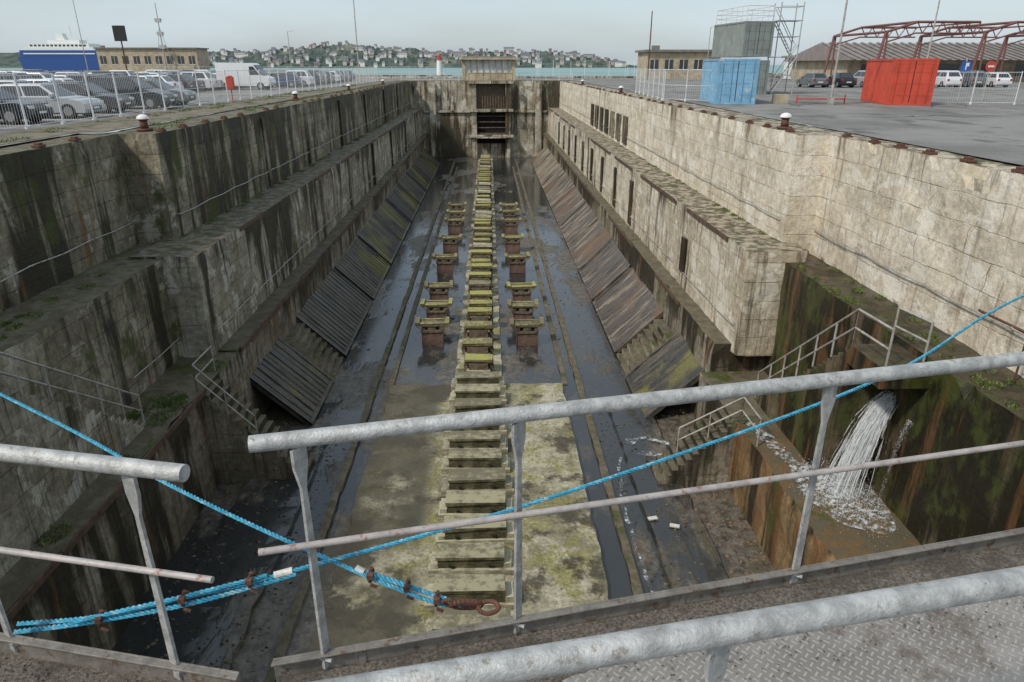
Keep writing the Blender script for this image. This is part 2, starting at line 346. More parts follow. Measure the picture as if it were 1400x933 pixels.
for xs in((-9.6,-7.4),(6.4,8.5)):
    b=MB()
    for i in range(8):
        if xs[0]<0: b.box(-9.6,-9.4+.25*(i+1),28.8,31.6,FZ,-9.2-.26*i-.2)
        else: b.box(8.3-.25*(i+1),8.55,28.8,31.6,FZ,-9.2-.26*i-.2)
    b.obj('altar_steps',[m_low],bevel=.02)
# ------------------------------------------------------------------ keel blocks
def jb(b,x0,x1,y0,y1,z0,z1,m=0,j=.02):
    k=len(b.v); b.box(x0,x1,y0,y1,z0,z1,m)
    for i in range(k,len(b.v)): b.v[i]=tuple(c+R(-j,j) for c in b.v[i])
nearm=[]
for q in range(5):
    b=MB(); jb(b,-1.22,1.22,-.38,.38,0,.20,1); jb(b,-.93,.93,-.30,.30,.18,.52,0); jb(b,-.97,.94,-.34,.32,.51,.62,0,.025)
    jb(b,-.62,-.5,-.345,-.33,.25,.34,2); jb(b,.5,.62,-.345,-.33,.25,.34,2); jb(b,-1.15,-.93,-.3,.3,.18,.34,1);jb(b,.93,1.16,-.3,.28,.18,.36,1)
    nearm.append(b.mesh('keel_block',[m_blkA,m_blkB,m_dark]))
y=10.6;i=0
while y<28:
    o=inst(nearm[i%5],'keel_block',(-.62+R(-.07,.07),y,FZ+.17),R(-.035,.035)); bv=o.modifiers.new('b','BEVEL'); bv.width=.03; bv.segments=2; y+=1.32+R(-.05,.05); i+=1
farm=[]
for q in range(5):
    b=MB(); jb(b,-.62,.62,-.45,.45,0,.35,1); jb(b,-.5,.5,-.36,.36,.35,.8,0); jb(b,-.66,.66,-.3,.3,.8,.95,0); jb(b,-.72,.72,-.36,.34,.95,1.12,(2,1,0,2,2)[q],.035)
    jb(b,-.75,-.6,-.2,.2,.2,.9,0); jb(b,.6,.75,-.2,.2,.2,.9,0); jb(b,-.8,.8,-.08,.08,.45,.55,3)
    farm.append(b.mesh('keel_block',[m_blkC,m_blkB,m_moss,m_red]))
y=29.6
while y<106:
    inst(random.choice(farm),'keel_block',(-.65+R(-.07,.07),y,FZ+.05),R(-.06,.06),(R(.9,1.05),1,R(.85,1.05) if y>33 else .7)); y+=R(1.5,2.2)
crm=[]
for q in range(3):
    b=MB(); jb(b,-.52,.52,-.45,.45,0,.72,0,.02); jb(b,-.58,.58,-.5,.5,.72,.82,1); 
    jb(b,-.5,-.38,-.4,.4,.82,1.05,1);jb(b,.38,.5,-.4,.4,.82,1.05,1);jb(b,-.2,.2,-.4,.4,.82,1.05,1)
    jb(b,-.82,.82,-.44,.44,1.05,1.15,1,.03); jb(b,-.88,-.66,-.46,.46,1.15,1.27,2,.03); jb(b,.66,.88,-.46,.46,1.15,1.27,2,.03); jb(b,-.64,.64,-.44,-.3,1.14,1.2,2); jb(b,-.64,.64,.2,.42,1.14,1.2,2)
    jb(b,-.56,-.5,-.46,-.3,.0,1.0,1); jb(b,.5,.56,-.46,-.3,0,1.0,1)
    b.tube((-.4,-.5,.8),(-.78,-.46,1.08),.03,1); b.tube((.4,-.5,.8),(.78,-.46,1.08),.03,1)
    crm.append(b.mesh('bilge_block',[m_red,m_blkC,m_moss]))
for k,yy in enumerate((33.6,36.6,40,46.8,52.5,59,62.5,66)):
    inst(crm[k%3],'bilge_block',(-3.15+R(-.1,.1),yy,FZ),R(-.05,.05)); inst(crm[(k+1)%3],'bilge_block',(1.75+R(-.1,.1),yy+R(-.4,.4),FZ),R(-.05,.05))
# ------------------------------------------------------------------ pump house and gate tower at far end
b=MB()
b.box(-3.9,4.1,YE+.2,YE+5,.05,.5,0); b.box(-3.7,3.9,YE+.4,YE+4.8,.5,1.2,0)
b.box(-3.6,3.8,YE+.6,YE+4.6,1.2,3.0,2)
for i in range(9):
    x=-3.7+7.6*i/8; b.box(x-.08,x+.08,YE+.42,YE+.62,1.2,3.0,0)
b.box(-3.6,3.8,YE+.5,YE+.58,2.05,2.12,3)
b.box(-4.3,4.5,YE-.3,YE+5.3,3.0,3.3,0); b.box(-4.0,4.2,YE+.1,YE+5.1,3.3,3.5,1)
for x in(-3.9,3.7): b.box(x-.15,x+.35,YE+.3,YE+4.9,.5,3.0,0)
b.obj('pump_house',[m_conc2,m_roof,m_winpale,m_white],bevel=.02)
b=MB()
for x in(-2.7,2.5): b.box(x,x+.75,YE-1.2,YE-.0,FZ,-.1,0)
for z in(-.35,-4.4,-8.2): b.box(-3.1,3.7,YE-1.6,YE+.1,z,z+.4,0)
b.box(-1.95,2.5,YE-.15,YE-.05,FZ,-.3,2)
b.box(-1.95,2.5,YE-.42,YE-.36,-4.0,-.4,3)
for i in range(11): b.box(-1.9+.41*i,-1.75+.41*i,YE-.6,YE-.4,-4.0,-.4,1)
b.box(-1.95,2.5,YE-.5,YE-.3,FZ,-9.2,0)
for i in range(4): b.box(-1.95,2.5,YE-.8,YE-.6,-7.9+.2+i*.85,-7.9+.32+i*.85,1)
b.box(-2,2.6,YE-2.2,YE-1.2,-8.25,-8.05,0)
b.path([(-3,YE-1.5,1.1),(3.6,YE-1.5,1.1)],.04,1); 
for i in range(7): b.tube((-3+1.1*i,YE-1.5,.05),(-3+1.1*i,YE-1.5,1.1),.035,1)
b.obj('intake_tower',[m_far,m_blkC,m_dark,m_wood])

# ------------------------------------------------------------------ quays, sea
b=MB(); b.add([(12.9,-40,.045),(700,-40,.045),(700,190,.045),(60,190,.045),(60,134,.045),(12.9,134,.045)],[(0,1,2,3,4,5)]); b.obj('quay_pavement',[m_asph])
b=MB(); b.add([(-700,-40,.045),(-14.6,-40,.045),(-14.6,25.9,.045),(-13.8,25.9,.045),(-13.8,134,.045),(-60,134,.045),(-60,285,.045),(-700,285,.045)],[(0,1,2,3,4,5,6,7)]); b.obj('car_park_ground',[m_asph])
b=MB(); b.add([(-13.8,YE+2.9,.03),(12.9,YE+2.9,.03),(12.9,134,.03),(-13.8,134,.03)],[(0,1,2,3)]); b.obj('end_quay_pavement',[m_asph])
b=MB(); b.box(-60,60,133.9,134.6,-6,.35); b.box(-700,-60,285,286,-6,.3); b.box(60,700,190,191,-6,.3); b.obj('sea_wall',[m_far])
b=MB(); b.add([(-9000,134.5,-3.4),(9000,134.5,-3.4),(30000,30000,-3.4),(-30000,30000,-3.4)],[(0,1,2,3)]); b.obj('sea',[m_water])
b=MB(); b.add([(-17.2,26,.055),(-13.9,26,.055),(-13.9,YE,.055),(-16.6,YE,.055)],[(0,1,2,3)]); b.add([(-18,2,.055),(-14.8,2,.055),(-14.8,25.95,.055),(-17.2,25.95,.055)],[(0,1,2,3)]); b.obj('gravel_verge',[m_gravel])
b=MB()
for x0,x1 in((-22.6,-18),(-30,-25.2),(-45,-32.5),(-66,-53)):
    for j in range(24): b.box(x0,x1,23.2+3.0*j,23.3+3.0*j,.049,.053)
b.obj('bay_markings',[m_white])
# tarred repair seams on the right quay
b=MB(); random.seed(77)
for k in range(9):
    x=R(14,34);y=R(18,60); P=[]
    for i in range(12): P.append((x,y)); x+=R(-.5,1.6); y+=R(-.7,1.2)
    for (xa,ya),(xb,yb) in zip(P,P[1:]):
        d=Vector((xb-xa,yb-ya)).normalized()*.06; b.add([(xa-d.y,ya+d.x,.051),(xb-d.y,yb+d.x,.051),(xb+d.y,yb-d.x,.051),(xa+d.y,ya-d.x,.051)],[(0,1,2,3)])
b.obj('asphalt_repair_seams',[simple('tar',(.05,.049,.047),.7)])
b=MB()
def cleat(x,y):
    b.box(x-.12,x+.12,y-.18,y+.18,0,.07); b.box(x-.08,x+.08,y-.1,y+.1,.07,.13)
for i in range(9): cleat(-13.55,6+i*2.2+R(-.3,.3))
for i in range(40): 
    if random.random()<.8: cleat(-12.2,27+i*2.1+R(-.3,.3))
for i in range(14): cleat(12.2,3+i*1.6+R(-.3,.3))
for i in range(38):
    if random.random()<.8: cleat(11.1,26+i*2.2+R(-.3,.3))
b.obj('coping_cleats',[m_rust],bevel=.01)
b=MB()
def cable(x,z,y0,y1,side,r=.022):
    pts=[];n=int((y1-y0)/3)
    for i in range(n+1):
        y=y0+(y1-y0)*i/n; pts.append((x+.12*side,y,z+R(-.02,.02)))
        b.tube((x,y,z),(x+.14*side,y,z),.02,0,5)
        if i<n: pts.append((x+.12*side,y+(y1-y0)/n/2,z-.05))
    b.path(pts,r,0,5)
cable(-12.05,-3.0,26.5,110,1); cable(-10.3,-6.8,24,110,1); cable(-13.4,-3.1,4,25.8,1); cable(-11.5,-6.9,20,23.9,1)
cable(10.95,-3.0,25.2,110,-1); cable(9.2,-6.8,24,110,-1); cable(12.05,-3.3,4,24.6,-1)
b.obj('wall_safety_cable',[m_railw])
b=MB()
for i in range(7): b.box(10.80,10.93,56+i*3.1,57.6+i*3.1,-3.6,-1.5)
b.box(9.02,9.14,31,31.5,-6.8,-5.2)
for i in range(9): b.box(9.05,9.17,44+i*6.1,44.6+i*6.1,-7.4,-4.6)
b.obj('fender_timbers',[m_low])
b=MB()
for z in (38,47,58,70,83,95):
    b.box(-12.04,-11.9,z,z+.35,-3.8,-.3); b.box(-10.29,-10.16,z+4,z+4.3,-7.6,-4.0)
b.obj('timber_fenders',[m_low])
# rusted steel angles capping ledge edges
b=MB(); random.seed(6)
def edge(x,z,y0,y1,sg):
    y=y0
    while y<y1:
        L=R(1.5,5); 
        if random.random()<.62: b.box(min(x,x+.06*sg),max(x,x+.06*sg),y,min(y+L,y1),z-.14,z+.03); 
        y+=L+.03
edge(-10.29,-3.9,23.7,110,1); edge(9.19,-3.9,23.7,110,-1); edge(-9.53,-7.65,24.2,110,1); edge(8.48,-7.65,24.2,110,-1); edge(-9.58,-7.7,5,20.8,1)
b.obj('rusted_edge_angles',[simple('rusted_edge',(.11,.065,.042),.85,.0,.4,3,dirt=(.04,.03,.02))])

# ------------------------------------------------------------------ stairs
def rail(b,pts,h=1.0,posts=None,r=.024):
    P=[Vector(p) for p in pts]
    for f in(1.,.5): b.path([p+Vector((0,0,h*f)) for p in P],r,0,6)
    for a,c in zip(P,P[1:]):
        n=max(1,round((c-a).length/1.1))
        for i in range(n+1):
            q=a.lerp(c,i/n); b.tube(q,q+Vector((0,0,h)),r,0,6)
b=MB(); n=20
for i in range(n):
    t0=18.2-i*.26; z=-7.7+(i+1)*.19
    b.box(-11.6,-10.35,max(3,t0-.26),t0,-8.2,z)
b.box(-11.6,-10.35,4,18.2-n*.26,-8.2,-7.7+n*.19)
b.obj('concrete_stair',[m_midL],bevel=.02)
b=MB(); rail(b,[(-10.4,18.3,-7.7),(-10.4,13.0,-3.9),(-10.4,8,-3.9)],r=.03); b.obj('stair_railing',[m_railw])
b=MB(); n=14
for i in range(n): b.box(-9.62+i*.22,-9.4+i*.22,20.6+0,21.9,FZ,-7.7-.24*(i+1)+.1)
b.box(-9.9,-9.6,20.4,22.6,FZ,-7.7); b.obj('concrete_stair',[m_low],bevel=.02)
b=MB(); rail(b,[(-9.75,22.2,-7.7),(-9.75,20.6,-7.7),(-8.0,20.6,-9.6)],.95); b.obj('landing_railing',[m_railw])
rough_box('landing_block',-12,-9.6,21.05,24.2,FZ,-7.72,m_low,amp=.03)
b=MB(); n=22
for i in range(n): b.box(9.35,10.65,16.2+i*.25,16.45+i*.25,-9.2,-4.5-(i+1)*.195)
b.box(9.35,10.65,14.6,16.2,-5.0,-4.45); b.obj('concrete_stair',[m_darkR],bevel=.02)
b=MB(); rail(b,[(9.4,14.6,-4.45),(9.4,16.2,-4.5),(9.4,21.6,-8.75)],1.0,r=.03); rail(b,[(10.5,14.9,-4.4),(10.5,16.3,-4.5)],1.0,r=.03)
rail(b,[(8.2,18.2,-8.7),(8.2,19.7,-8.7),(6.4,20.4,-10.2)],.95,r=.03); b.obj('stair_railing',[m_railw])
b=MB(); n=12
for i in range(n): b.box(8.1-i*.22-.22,8.12-i*.22,19.85,21.2,FZ,-8.7-.21*(i+1))
b.box(8.1,10.7,19.85,24,FZ,-8.8); b.obj('concrete_stair',[m_low],bevel=.02)
b=MB(); b.path([(12.0,8,-3.2),(12.0,15.5,-3.3)],.03); rail(b,[(11.7,9,-4.3),(11.7,13.5,-4.3)],1.1); b.obj('ledge_railing',[m_rust])
# ------------------------------------------------------------------ waterfall
b=MB(); random.seed(3)
ZW=-5.75
for i in range(520):
    cl=random.gauss(0,.13); y0=15.7+cl; sp=cl*1.5+random.gauss(0,.26); vx=max(.4,random.gauss(1.1,.25)); pts=[]; z0=ZW+R(-.10,.06)
    t0=R(0,.62); t1=min(.8,t0+R(.08,.32)); rr=R(.003,.011)*(1+t0)
    for k in range(6):
        t=t0+(t1-t0)*k/5; pts.append((10.5-vx*t,y0+sp*t+R(-.012,.012),z0-4.6*t*t))
    N=len(pts)
    for k,(a,c) in enumerate(zip(pts,pts[1:])):
        b.tube(a,c,rr*math.sin(math.pi*(k+.05)/N)+.001,0,4,r2=rr*math.sin(math.pi*(k+1)/N)+.001,caps=False)
def drop(x,y,z,r):
    b.add([(x,y,z+r*2.2),(x+r,y,z),(x-r*.6,y+r,z),(x,y-r,z-r*.5)],[(0,1,2),(0,2,3),(0,3,1),(1,3,2)])
for i in range(3000):
    t=R(.05,.80); vx=max(.2,random.gauss(1.0,.32)); drop(10.5-vx*t,15.7+random.gauss(0,.13)+random.gauss(0,.42)*t,ZW-4.6*t*t+R(-.15,.15),R(.003,.009))
for i in range(7500):
    a=R(0,6.28); rr=abs(random.gauss(0,.48)); x=9.55+rr*math.cos(a); y=15.7+rr*math.sin(a)*1.6; z=-8.68+abs(random.gauss(0,.34))*max(.1,1.2-rr); 
    if x<10.5: drop(x,y,z,R(.004,.013))
for i in range(600):
    t=R(.0,.82); drop(10.55-.45*t,14.9+random.gauss(0,.05),ZW-.3-4.3*t*t,R(.003,.008))
b.obj('waterfall',[m_fall])
b=MB()
vs=[];fs=[];n=36
for j in range(9):
    for i in range(n):
        t=2*math.pi*i/n; rr=.14*j*(1+.25*noise.noise(Vector((math.cos(t)*1.5,math.sin(t)*1.5,3)))); x=9.6+rr*math.cos(t);y=15.7+rr*math.sin(t)*1.5
        vs.append((min(x,10.5),y,-8.64+.30*math.exp(-(rr/.4)**2)+.05*noise.noise(Vector((x*7,y*7,0)))*(1 if j<7 else 0)))
for j in range(8):
    for i in range(n): fs.append((j*n+i,j*n+(i+1)%n,(j+1)*n+(i+1)%n,(j+1)*n+i))
b.add(vs,fs)
def ribbon(pts,w):
    L=[]
    for i in range(len(pts)-1):
        for k in range(14):
            t=k/14; q=Vector(pts[i]).lerp(Vector(pts[i+1]),t); q.x+=.10*noise.noise(q*1.1+Vector((0,0,4))); q.y+=.1*noise.noise(q*1.1+Vector((8,0,4))); L.append(q)
    vs=[];fs=[]
    for i,p in enumerate(L):
        ww=w*(.35+1.3*abs(noise.noise(p*2.3))); d=(L[min(i+1,len(L)-1)]-L[max(i-1,0)]).normalized(); q=Vector((-d.y,d.x,0))
        vs+= [p+q*ww,p-q*ww]
    for i in range(len(L)-1): fs.append((2*i,2*i+1,2*i+3,2*i+2))
    b.add(vs,fs)
ribbon([(9.5,15.5,-8.62),(8.9,17,-8.62),(8.6,18.5,-8.62),(8.3,19.7,-8.62)],.30)
ribbon([(7.8,22.2,FZ+.21),(6.8,22.4,FZ+.21),(5.9,22.9,FZ+.21),(5.0,22.6,FZ+.22)],.26)
ribbon([(7.6,22.0,FZ+.22),(6.4,21.6,FZ+.22),(5.2,21.9,FZ+.22)],.16)
ribbon([(4.75,21.8,FZ+.03),(4.5,20.8,FZ+.03),(4.35,19.5,FZ+.03),(4.3,16.5,FZ+.03),(4.45,13,FZ+.03)],.08)
b.obj('foam',[m_foam],smooth=True)
b=MB(); random.seed(11)
def deb(n,x0,x1,y0,y1,z,s0,s1,m):
    for i in range(n):
        x=R(x0,x1);y=R(y0,y1); l=s0+(s1-s0)*random.random()**2; w=l*R(.4,.9); a=R(0,6.28)
        N=int(R(4,6.99)); vs=[(x+math.cos(a+2*math.pi*q/N)*l*R(.5,1),y+math.sin(a+2*math.pi*q/N)*w*R(.5,1),z) for q in range(N)]
        top=(x+R(-.01,.01),y,z+l*R(.3,.8)); b.add(vs+[top],[(q,(q+1)%N,N) for q in range(N)],m)
deb(900,4.2,8,10,26,FZ+.17,.01,.09,0); deb(1300,-9.4,-5.5,10,24,FZ+.17,.01,.10,0); deb(1300,-9,8,26,70,FZ+.005,.02,.09,0)
deb(400,3.4,8,30,60,FZ+.005,.03,.12,2); deb(400,-4.5,3,12,27,FZ+.19,.01,.05,0); deb(700,6.6,8.1,12,24,FZ+.005,.02,.14,2); deb(700,-9.5,-7.5,10,60,FZ+.005,.02,.12,0)
b.box(7.0,7.25,14.2,15.3,FZ+.2,FZ+.28,2,.9); b.box(4.6,5.0,13.2,13.7,FZ+.17,FZ+.45,1,.3); b.box(4.9,6.1,13.0,13.2,FZ+.2,FZ+.26,2,.5);b.box(4.9,6.2,13.5,13.6,FZ+.2,FZ+.26,2,-.5)
b.box(4.9,5.2,17.8,17.95,FZ+.2,FZ+.24,1,.2); b.box(5.5,5.8,17.4,17.55,FZ+.2,FZ+.24,1,-.3)
b.obj('floor_debris',[m_low,m_tape,m_wood])
b=MB(); random.seed(5)
def tuft(x,y,z,r,n,h=.16):
    for i in range(n):
        a=R(0,6.28);q=r*math.sqrt(random.random()); px=x+q*math.cos(a);py=y+q*math.sin(a)*1.4; hh=h*R(.4,1.1);w=R(.01,.025);t=R(0,3.14);lx,ly=R(-.07,.07),R(-.07,.07)
        b.add([(px-w*math.cos(t),py-w*math.sin(t),z),(px+w*math.cos(t),py+w*math.sin(t),z),(px+lx,py+ly,z+hh)],[(0,1,2)])
for i in range(14): tuft(-10.6+R(-.6,.6),19.4+R(-.9,.9),-7.7,R(.15,.45),110,.11)
tuft(-10.0,16.2,-7.7,.3,250,.1);tuft(-9.9,22.6,-7.7,.4,300,.1);tuft(-10.1,13.2,-7.7,.3,200,.1)
for i in range(22): tuft(-12.4+R(-.8,.5),R(12,23),-4.0,R(.08,.28),70,.09)
for i in range(60): tuft(-12.0+R(0,.3),R(26,90),-3.9,.2,40,.12)
for i in range(40): tuft(-12.6-R(0,1.2),R(27,90),.02,.3,60,.1)
for i in range(26): tuft(10.7+R(0,.2),R(26,60),-3.9,.15,30,.1)
for i in range(50): tuft(11.0+R(-.3,1.0),R(8,23),-4.3,.15,50,.08)
for i in range(70): tuft(R(-17,-15.2),R(12,90),.05,.35,50,.1)
b.obj('grass_tufts',[m_grass])
b=MB(); b.tube((0,0,0),(0,0,.08),.28,0,16); b.tube((0,0,.08),(0,0,.36),.15,0,16,.13); b.tube((0,0,.36),(0,0,.42),.15,0,16,.22); b.dome((0,0,.42),.22,.75,1,18,6)
bm=b.mesh('mooring_bollard',[m_rust,m_white])
for p in bm.polygons: p.use_smooth=True
for x,y in((-12.85,27),(-13.5,51),(-13.4,70),(-13.3,92),(11.35,27.1),(11.5,63),(11.6,90),(-14.2,10.9),(12.6,8)): inst(bm,'mooring_bollard',(x,y,0.02))
# ------------------------------------------------------------------ fences
def fence(name,p0,p1,h,gap,wire,mat,thick=.03):
    b=MB(); a=Vector(p0);c=Vector(p1);L=(c-a).length; n=max(1,round(L/gap)); up=Vector((0,0,1))
    for i in range(n+1):
        q=a.lerp(c,i/n); b.tube(q,q+up*h,thick,0,6); b.tube(q,q+up*.12,thick*2.4,0,8)
    for z in(.12,h*.5,h-.06): b.tube(a+up*z,c+up*z,.014,0,4)
    k=int(L/wire)
    for i in range(k):
        q=a.lerp(c,i/k); b.tube(q+up*.1,q+up*(h-.05),.0045,0,3,caps=False)
    return b.obj(name,[mat])
fence('mesh_fence',(-17.6,16,.04),(-16.3,108,.04),1.95,2.3,.16,m_whitew,.04)
fence('mesh_fence',(14.2,46,.04),(11.8,49,.04),2.0,2,.14,m_whitew)
fence('mesh_fence',(11.9,49,.04),(12.6,62,.04),2.0,2.2,.14,m_whitew)
fence('mesh_fence',(27.2,44,.04),(32,43,.04),1.9,2.2,.14,m_whitew)
fence('palisade_gate',(29.6,38.6,.04),(36,36,.04),2.3,2.2,.13,m_whitew,.05)
fence('mesh_fence',(-13.5,113.6,.05),(-4.6,113.6,.05),1.1,2,.5,m_whitew)
fence('mesh_fence',(4.8,113.6,.05),(13,113.6,.05),1.1,2,.5,m_whitew)
fence('mesh_fence',(-60,131,.05),(-8,131,.05),2.0,3,.6,m_whitew)
# ------------------------------------------------------------------ cars
def carmesh(paint,kind):
    L=4.2 if kind!='suv' else 4.4; hw=.86; rf=1.45 if kind!='suv' else 1.66
    b=MB(); hl=L/2; belt=.93 if kind!='suv' else 1.03
    def arch(cx,r=.36,n=7): return [(cx+r*math.cos(math.pi*(1-i/(n-1))),.26+ r*math.sin(math.pi*(1-i/(n-1)))) for i in range(n)]
    out=[(-hl,.38),(-hl+.08,.24)]+arch(-hl+.78)+arch(hl-.82)+[(hl-.08,.24),(hl,.40),(hl-.02,.62),(hl-.18,.78),(hl-1.05,belt),(-hl+.1,belt+.02),(-hl-.0,.75)]
    n=len(out)
    secs=[(-hw,.05),(-hw+.06,0),(hw-.06,0),(hw,.05)]
    vs=[]
    for y,ins in secs:
        for x,z in out: vs.append((x*(1-ins*.5),y,z-(ins*.6 if z>.7 else 0)))
    fs=[]
    for k in range(3):
        for i in range(n): fs.append((k*n+i,(k+1)*n+i,(k+1)*n+(i+1)%n,k*n+(i+1)%n))
    fs.append(tuple(range(n))); fs.append(tuple(range(4*n-1,3*n-1,-1)))
    b.add(vs,fs,0)
    rb=-hl+.15; rt=-hl+.55 if kind!='sedan' else -hl+1.1; ft=hl-1.9; fb=hl-1.12
    if kind=='sedan': rb=-hl+.55
    a=.80;t=.62
    bot=[(rb,-a),(fb,-a),(fb,a),(rb,a)]; top=[(rt,-t),(ft,-t),(ft,t),(rt,t)]
    vs=[(x,y,belt-.02) for x,y in bot]+[(x,y,rf-.03) for x,y in top]+[((x*.93),(y*.85),rf+.02) for x,y in top]
    b.add(vs,[(0,1,5,4),(1,2,6,5),(2,3,7,6),(3,0,4,7),(4,5,9,8),(5,6,10,9),(6,7,11,10),(7,4,8,11),(8,9,10,11)],0)
    V=[Vector(v) for v in vs]
    def glass(i,j,k,l,u0,u1,w0,w1,m=1):
        A,B_,C,D=V[i],V[j],V[k],V[l]; nrm=(B_-A).cross(D-A).normalized()*.012
        def q(u,w): return (A.lerp(B_,u)).lerp(D.lerp(C,u),w)+nrm
        b.add([q(u0,w0),q(u1,w0),q(u1,w1),q(u0,w1)],[(0,1,2,3)],m)
    glass(0,1,5,4,.06,.47,.12,.9); glass(0,1,5,4,.51,.93,.12,.9)
    glass(2,3,7,6,.07,.49,.12,.9); glass(2,3,7,6,.53,.94,.12,.9)
    glass(1,2,6,5,.06,.94,.08,.93); glass(3,0,4,7,.1,.9,.15,.9)
    for x in(-hl+.78,hl-.82):
        for sgn in(-1,1):
            b.tube((x,sgn*.62,.32),(x,sgn*.87,.32),.32,2,18); b.tube((x,sgn*.87,.32),(x,sgn*.885,.32),.20,3,10)
    for sgn in(-1,1):
        b.box(hl-.25,hl-.015,sgn*.62-.17,sgn*.62+.17,.60,.72,5); b.box(-hl-.012,-hl+.1,sgn*.68-.13,sgn*.68+.13,.66,.86,4)
        b.box(fb-.35,fb-.2,sgn*.86-.1,sgn*.86+.1,belt,belt+.13,0)
        for dx in(-.55,.45,): b.box(dx,dx+.012,sgn*.862-.003,sgn*.862+.003,.35,belt-.05,2)
    b.box(hl-.06,hl+.012,-.45,.45,.36,.52,2); b.box(hl,hl+.02,-.26,.26,.40,.49,6); b.box(-hl-.02,-hl,-.26,.26,.5,.6,6); b.box(-hl+.3,hl-.3,-.7,.7,.2,.4,2)
    return b.mesh('parked_car',[paint,m_glass,m_black,m_hub,m_lamp,m_head,m_white])
paints=[]
for nm,c in(('silver',(.42,.44,.46)),('dark',(.025,.03,.038)),('white',(.72,.73,.74)),('grey',(.14,.15,.16)),('blue',(.04,.07,.16)),('darkgrey',(.06,.065,.075))):
    p=simple('car_paint_'+nm,c,.25,.2,.03,1,spec=.6); paints.append(p)
cm={}
for i in range(6):
    for k in('hatch','sedan','suv'):
        cm[i,k]=carmesh(paints[i],k)
random.seed(21)
def car(x,y,rz,i=None,k=None):
    i=random.choice([0,0,2,2,1,3,5,4,0,2]) if i is None else i; k=k or random.choice(['hatch','hatch','sedan','suv'])
    o=inst(cm[i,k],'parked_car',(x,y,.05),rz); md=o.modifiers.new('b','BEVEL'); md.width=.045; md.segments=2; md.limit_method='ANGLE'; md.angle_limit=math.radians(25)
row=[(-20.8,26.2,1,'sedan'),(-20.5,30.2,1,'hatch'),(-20.1,33.6,0,'hatch'),(-20.4,37.2,5,'hatch'),(-19.7,40.6,1,'suv'),(-20.0,44.2,3,'sedan')]
for x,y,i,k in row: car(x,y,R(-.05,.05),i,k)
for y in [25+2.75*j for j in range(22)]:
    if random.random()<.93: car(-27.6+R(-.3,.3),y,math.pi+R(-.04,.04))
for xx in(-35,-42,-56,-63):
    for j in range(26):
        if random.random()<.85: car(xx+R(-.3,.3),28+2.8*j+ (0 if xx>-50 else 4),(math.pi if xx in(-42,-63) else 0)+R(-.04,.04))
for j in range(12): car(-22+R(-.3,.3),79+2.8*j,math.pi) 
for j in range(8): car(35+2.8*j,78+R(-.5,.5),math.pi/2)
b=MB(); 
o=[(-2.5,.35),(2.35,.35),(2.55,.6),(2.5,1.05),(1.85,1.3),(1.15,2.25),(.9,2.4),(-2.4,2.45),(-2.5,2.3)]
b.prism([(x,-.95,z) for x,z in o],(0,1.9,0),0)
for sgn in(-1,1):
    b.prism([(.75,sgn*.955,1.35),(1.7,sgn*.955,1.35),(1.15,sgn*.955,2.1),(.75,sgn*.955,2.1)],(0,sgn*.01,0),1)
    for x in(-1.6,1.65): b.tube((x,sgn*.7,.35),(x,sgn*.97,.35),.35,2,18); b.tube((x,sgn*.97,.35),(x,sgn*.985,.35),.2,3,10)
    b.box(2.3,2.53,sgn*.75-.13,sgn*.75+.13,.85,1.05,4)
b.prism([(1.88,-.8,1.36),(1.2,-.75,2.22),(1.2,.75,2.22),(1.88,.8,1.36)],(.02,0,.015),1)
me=b.mesh('parked_van',[paints[2],m_glass,m_black,m_hub,m_head]); inst(me,'parked_van',(-23.6,72,.05),-.05)
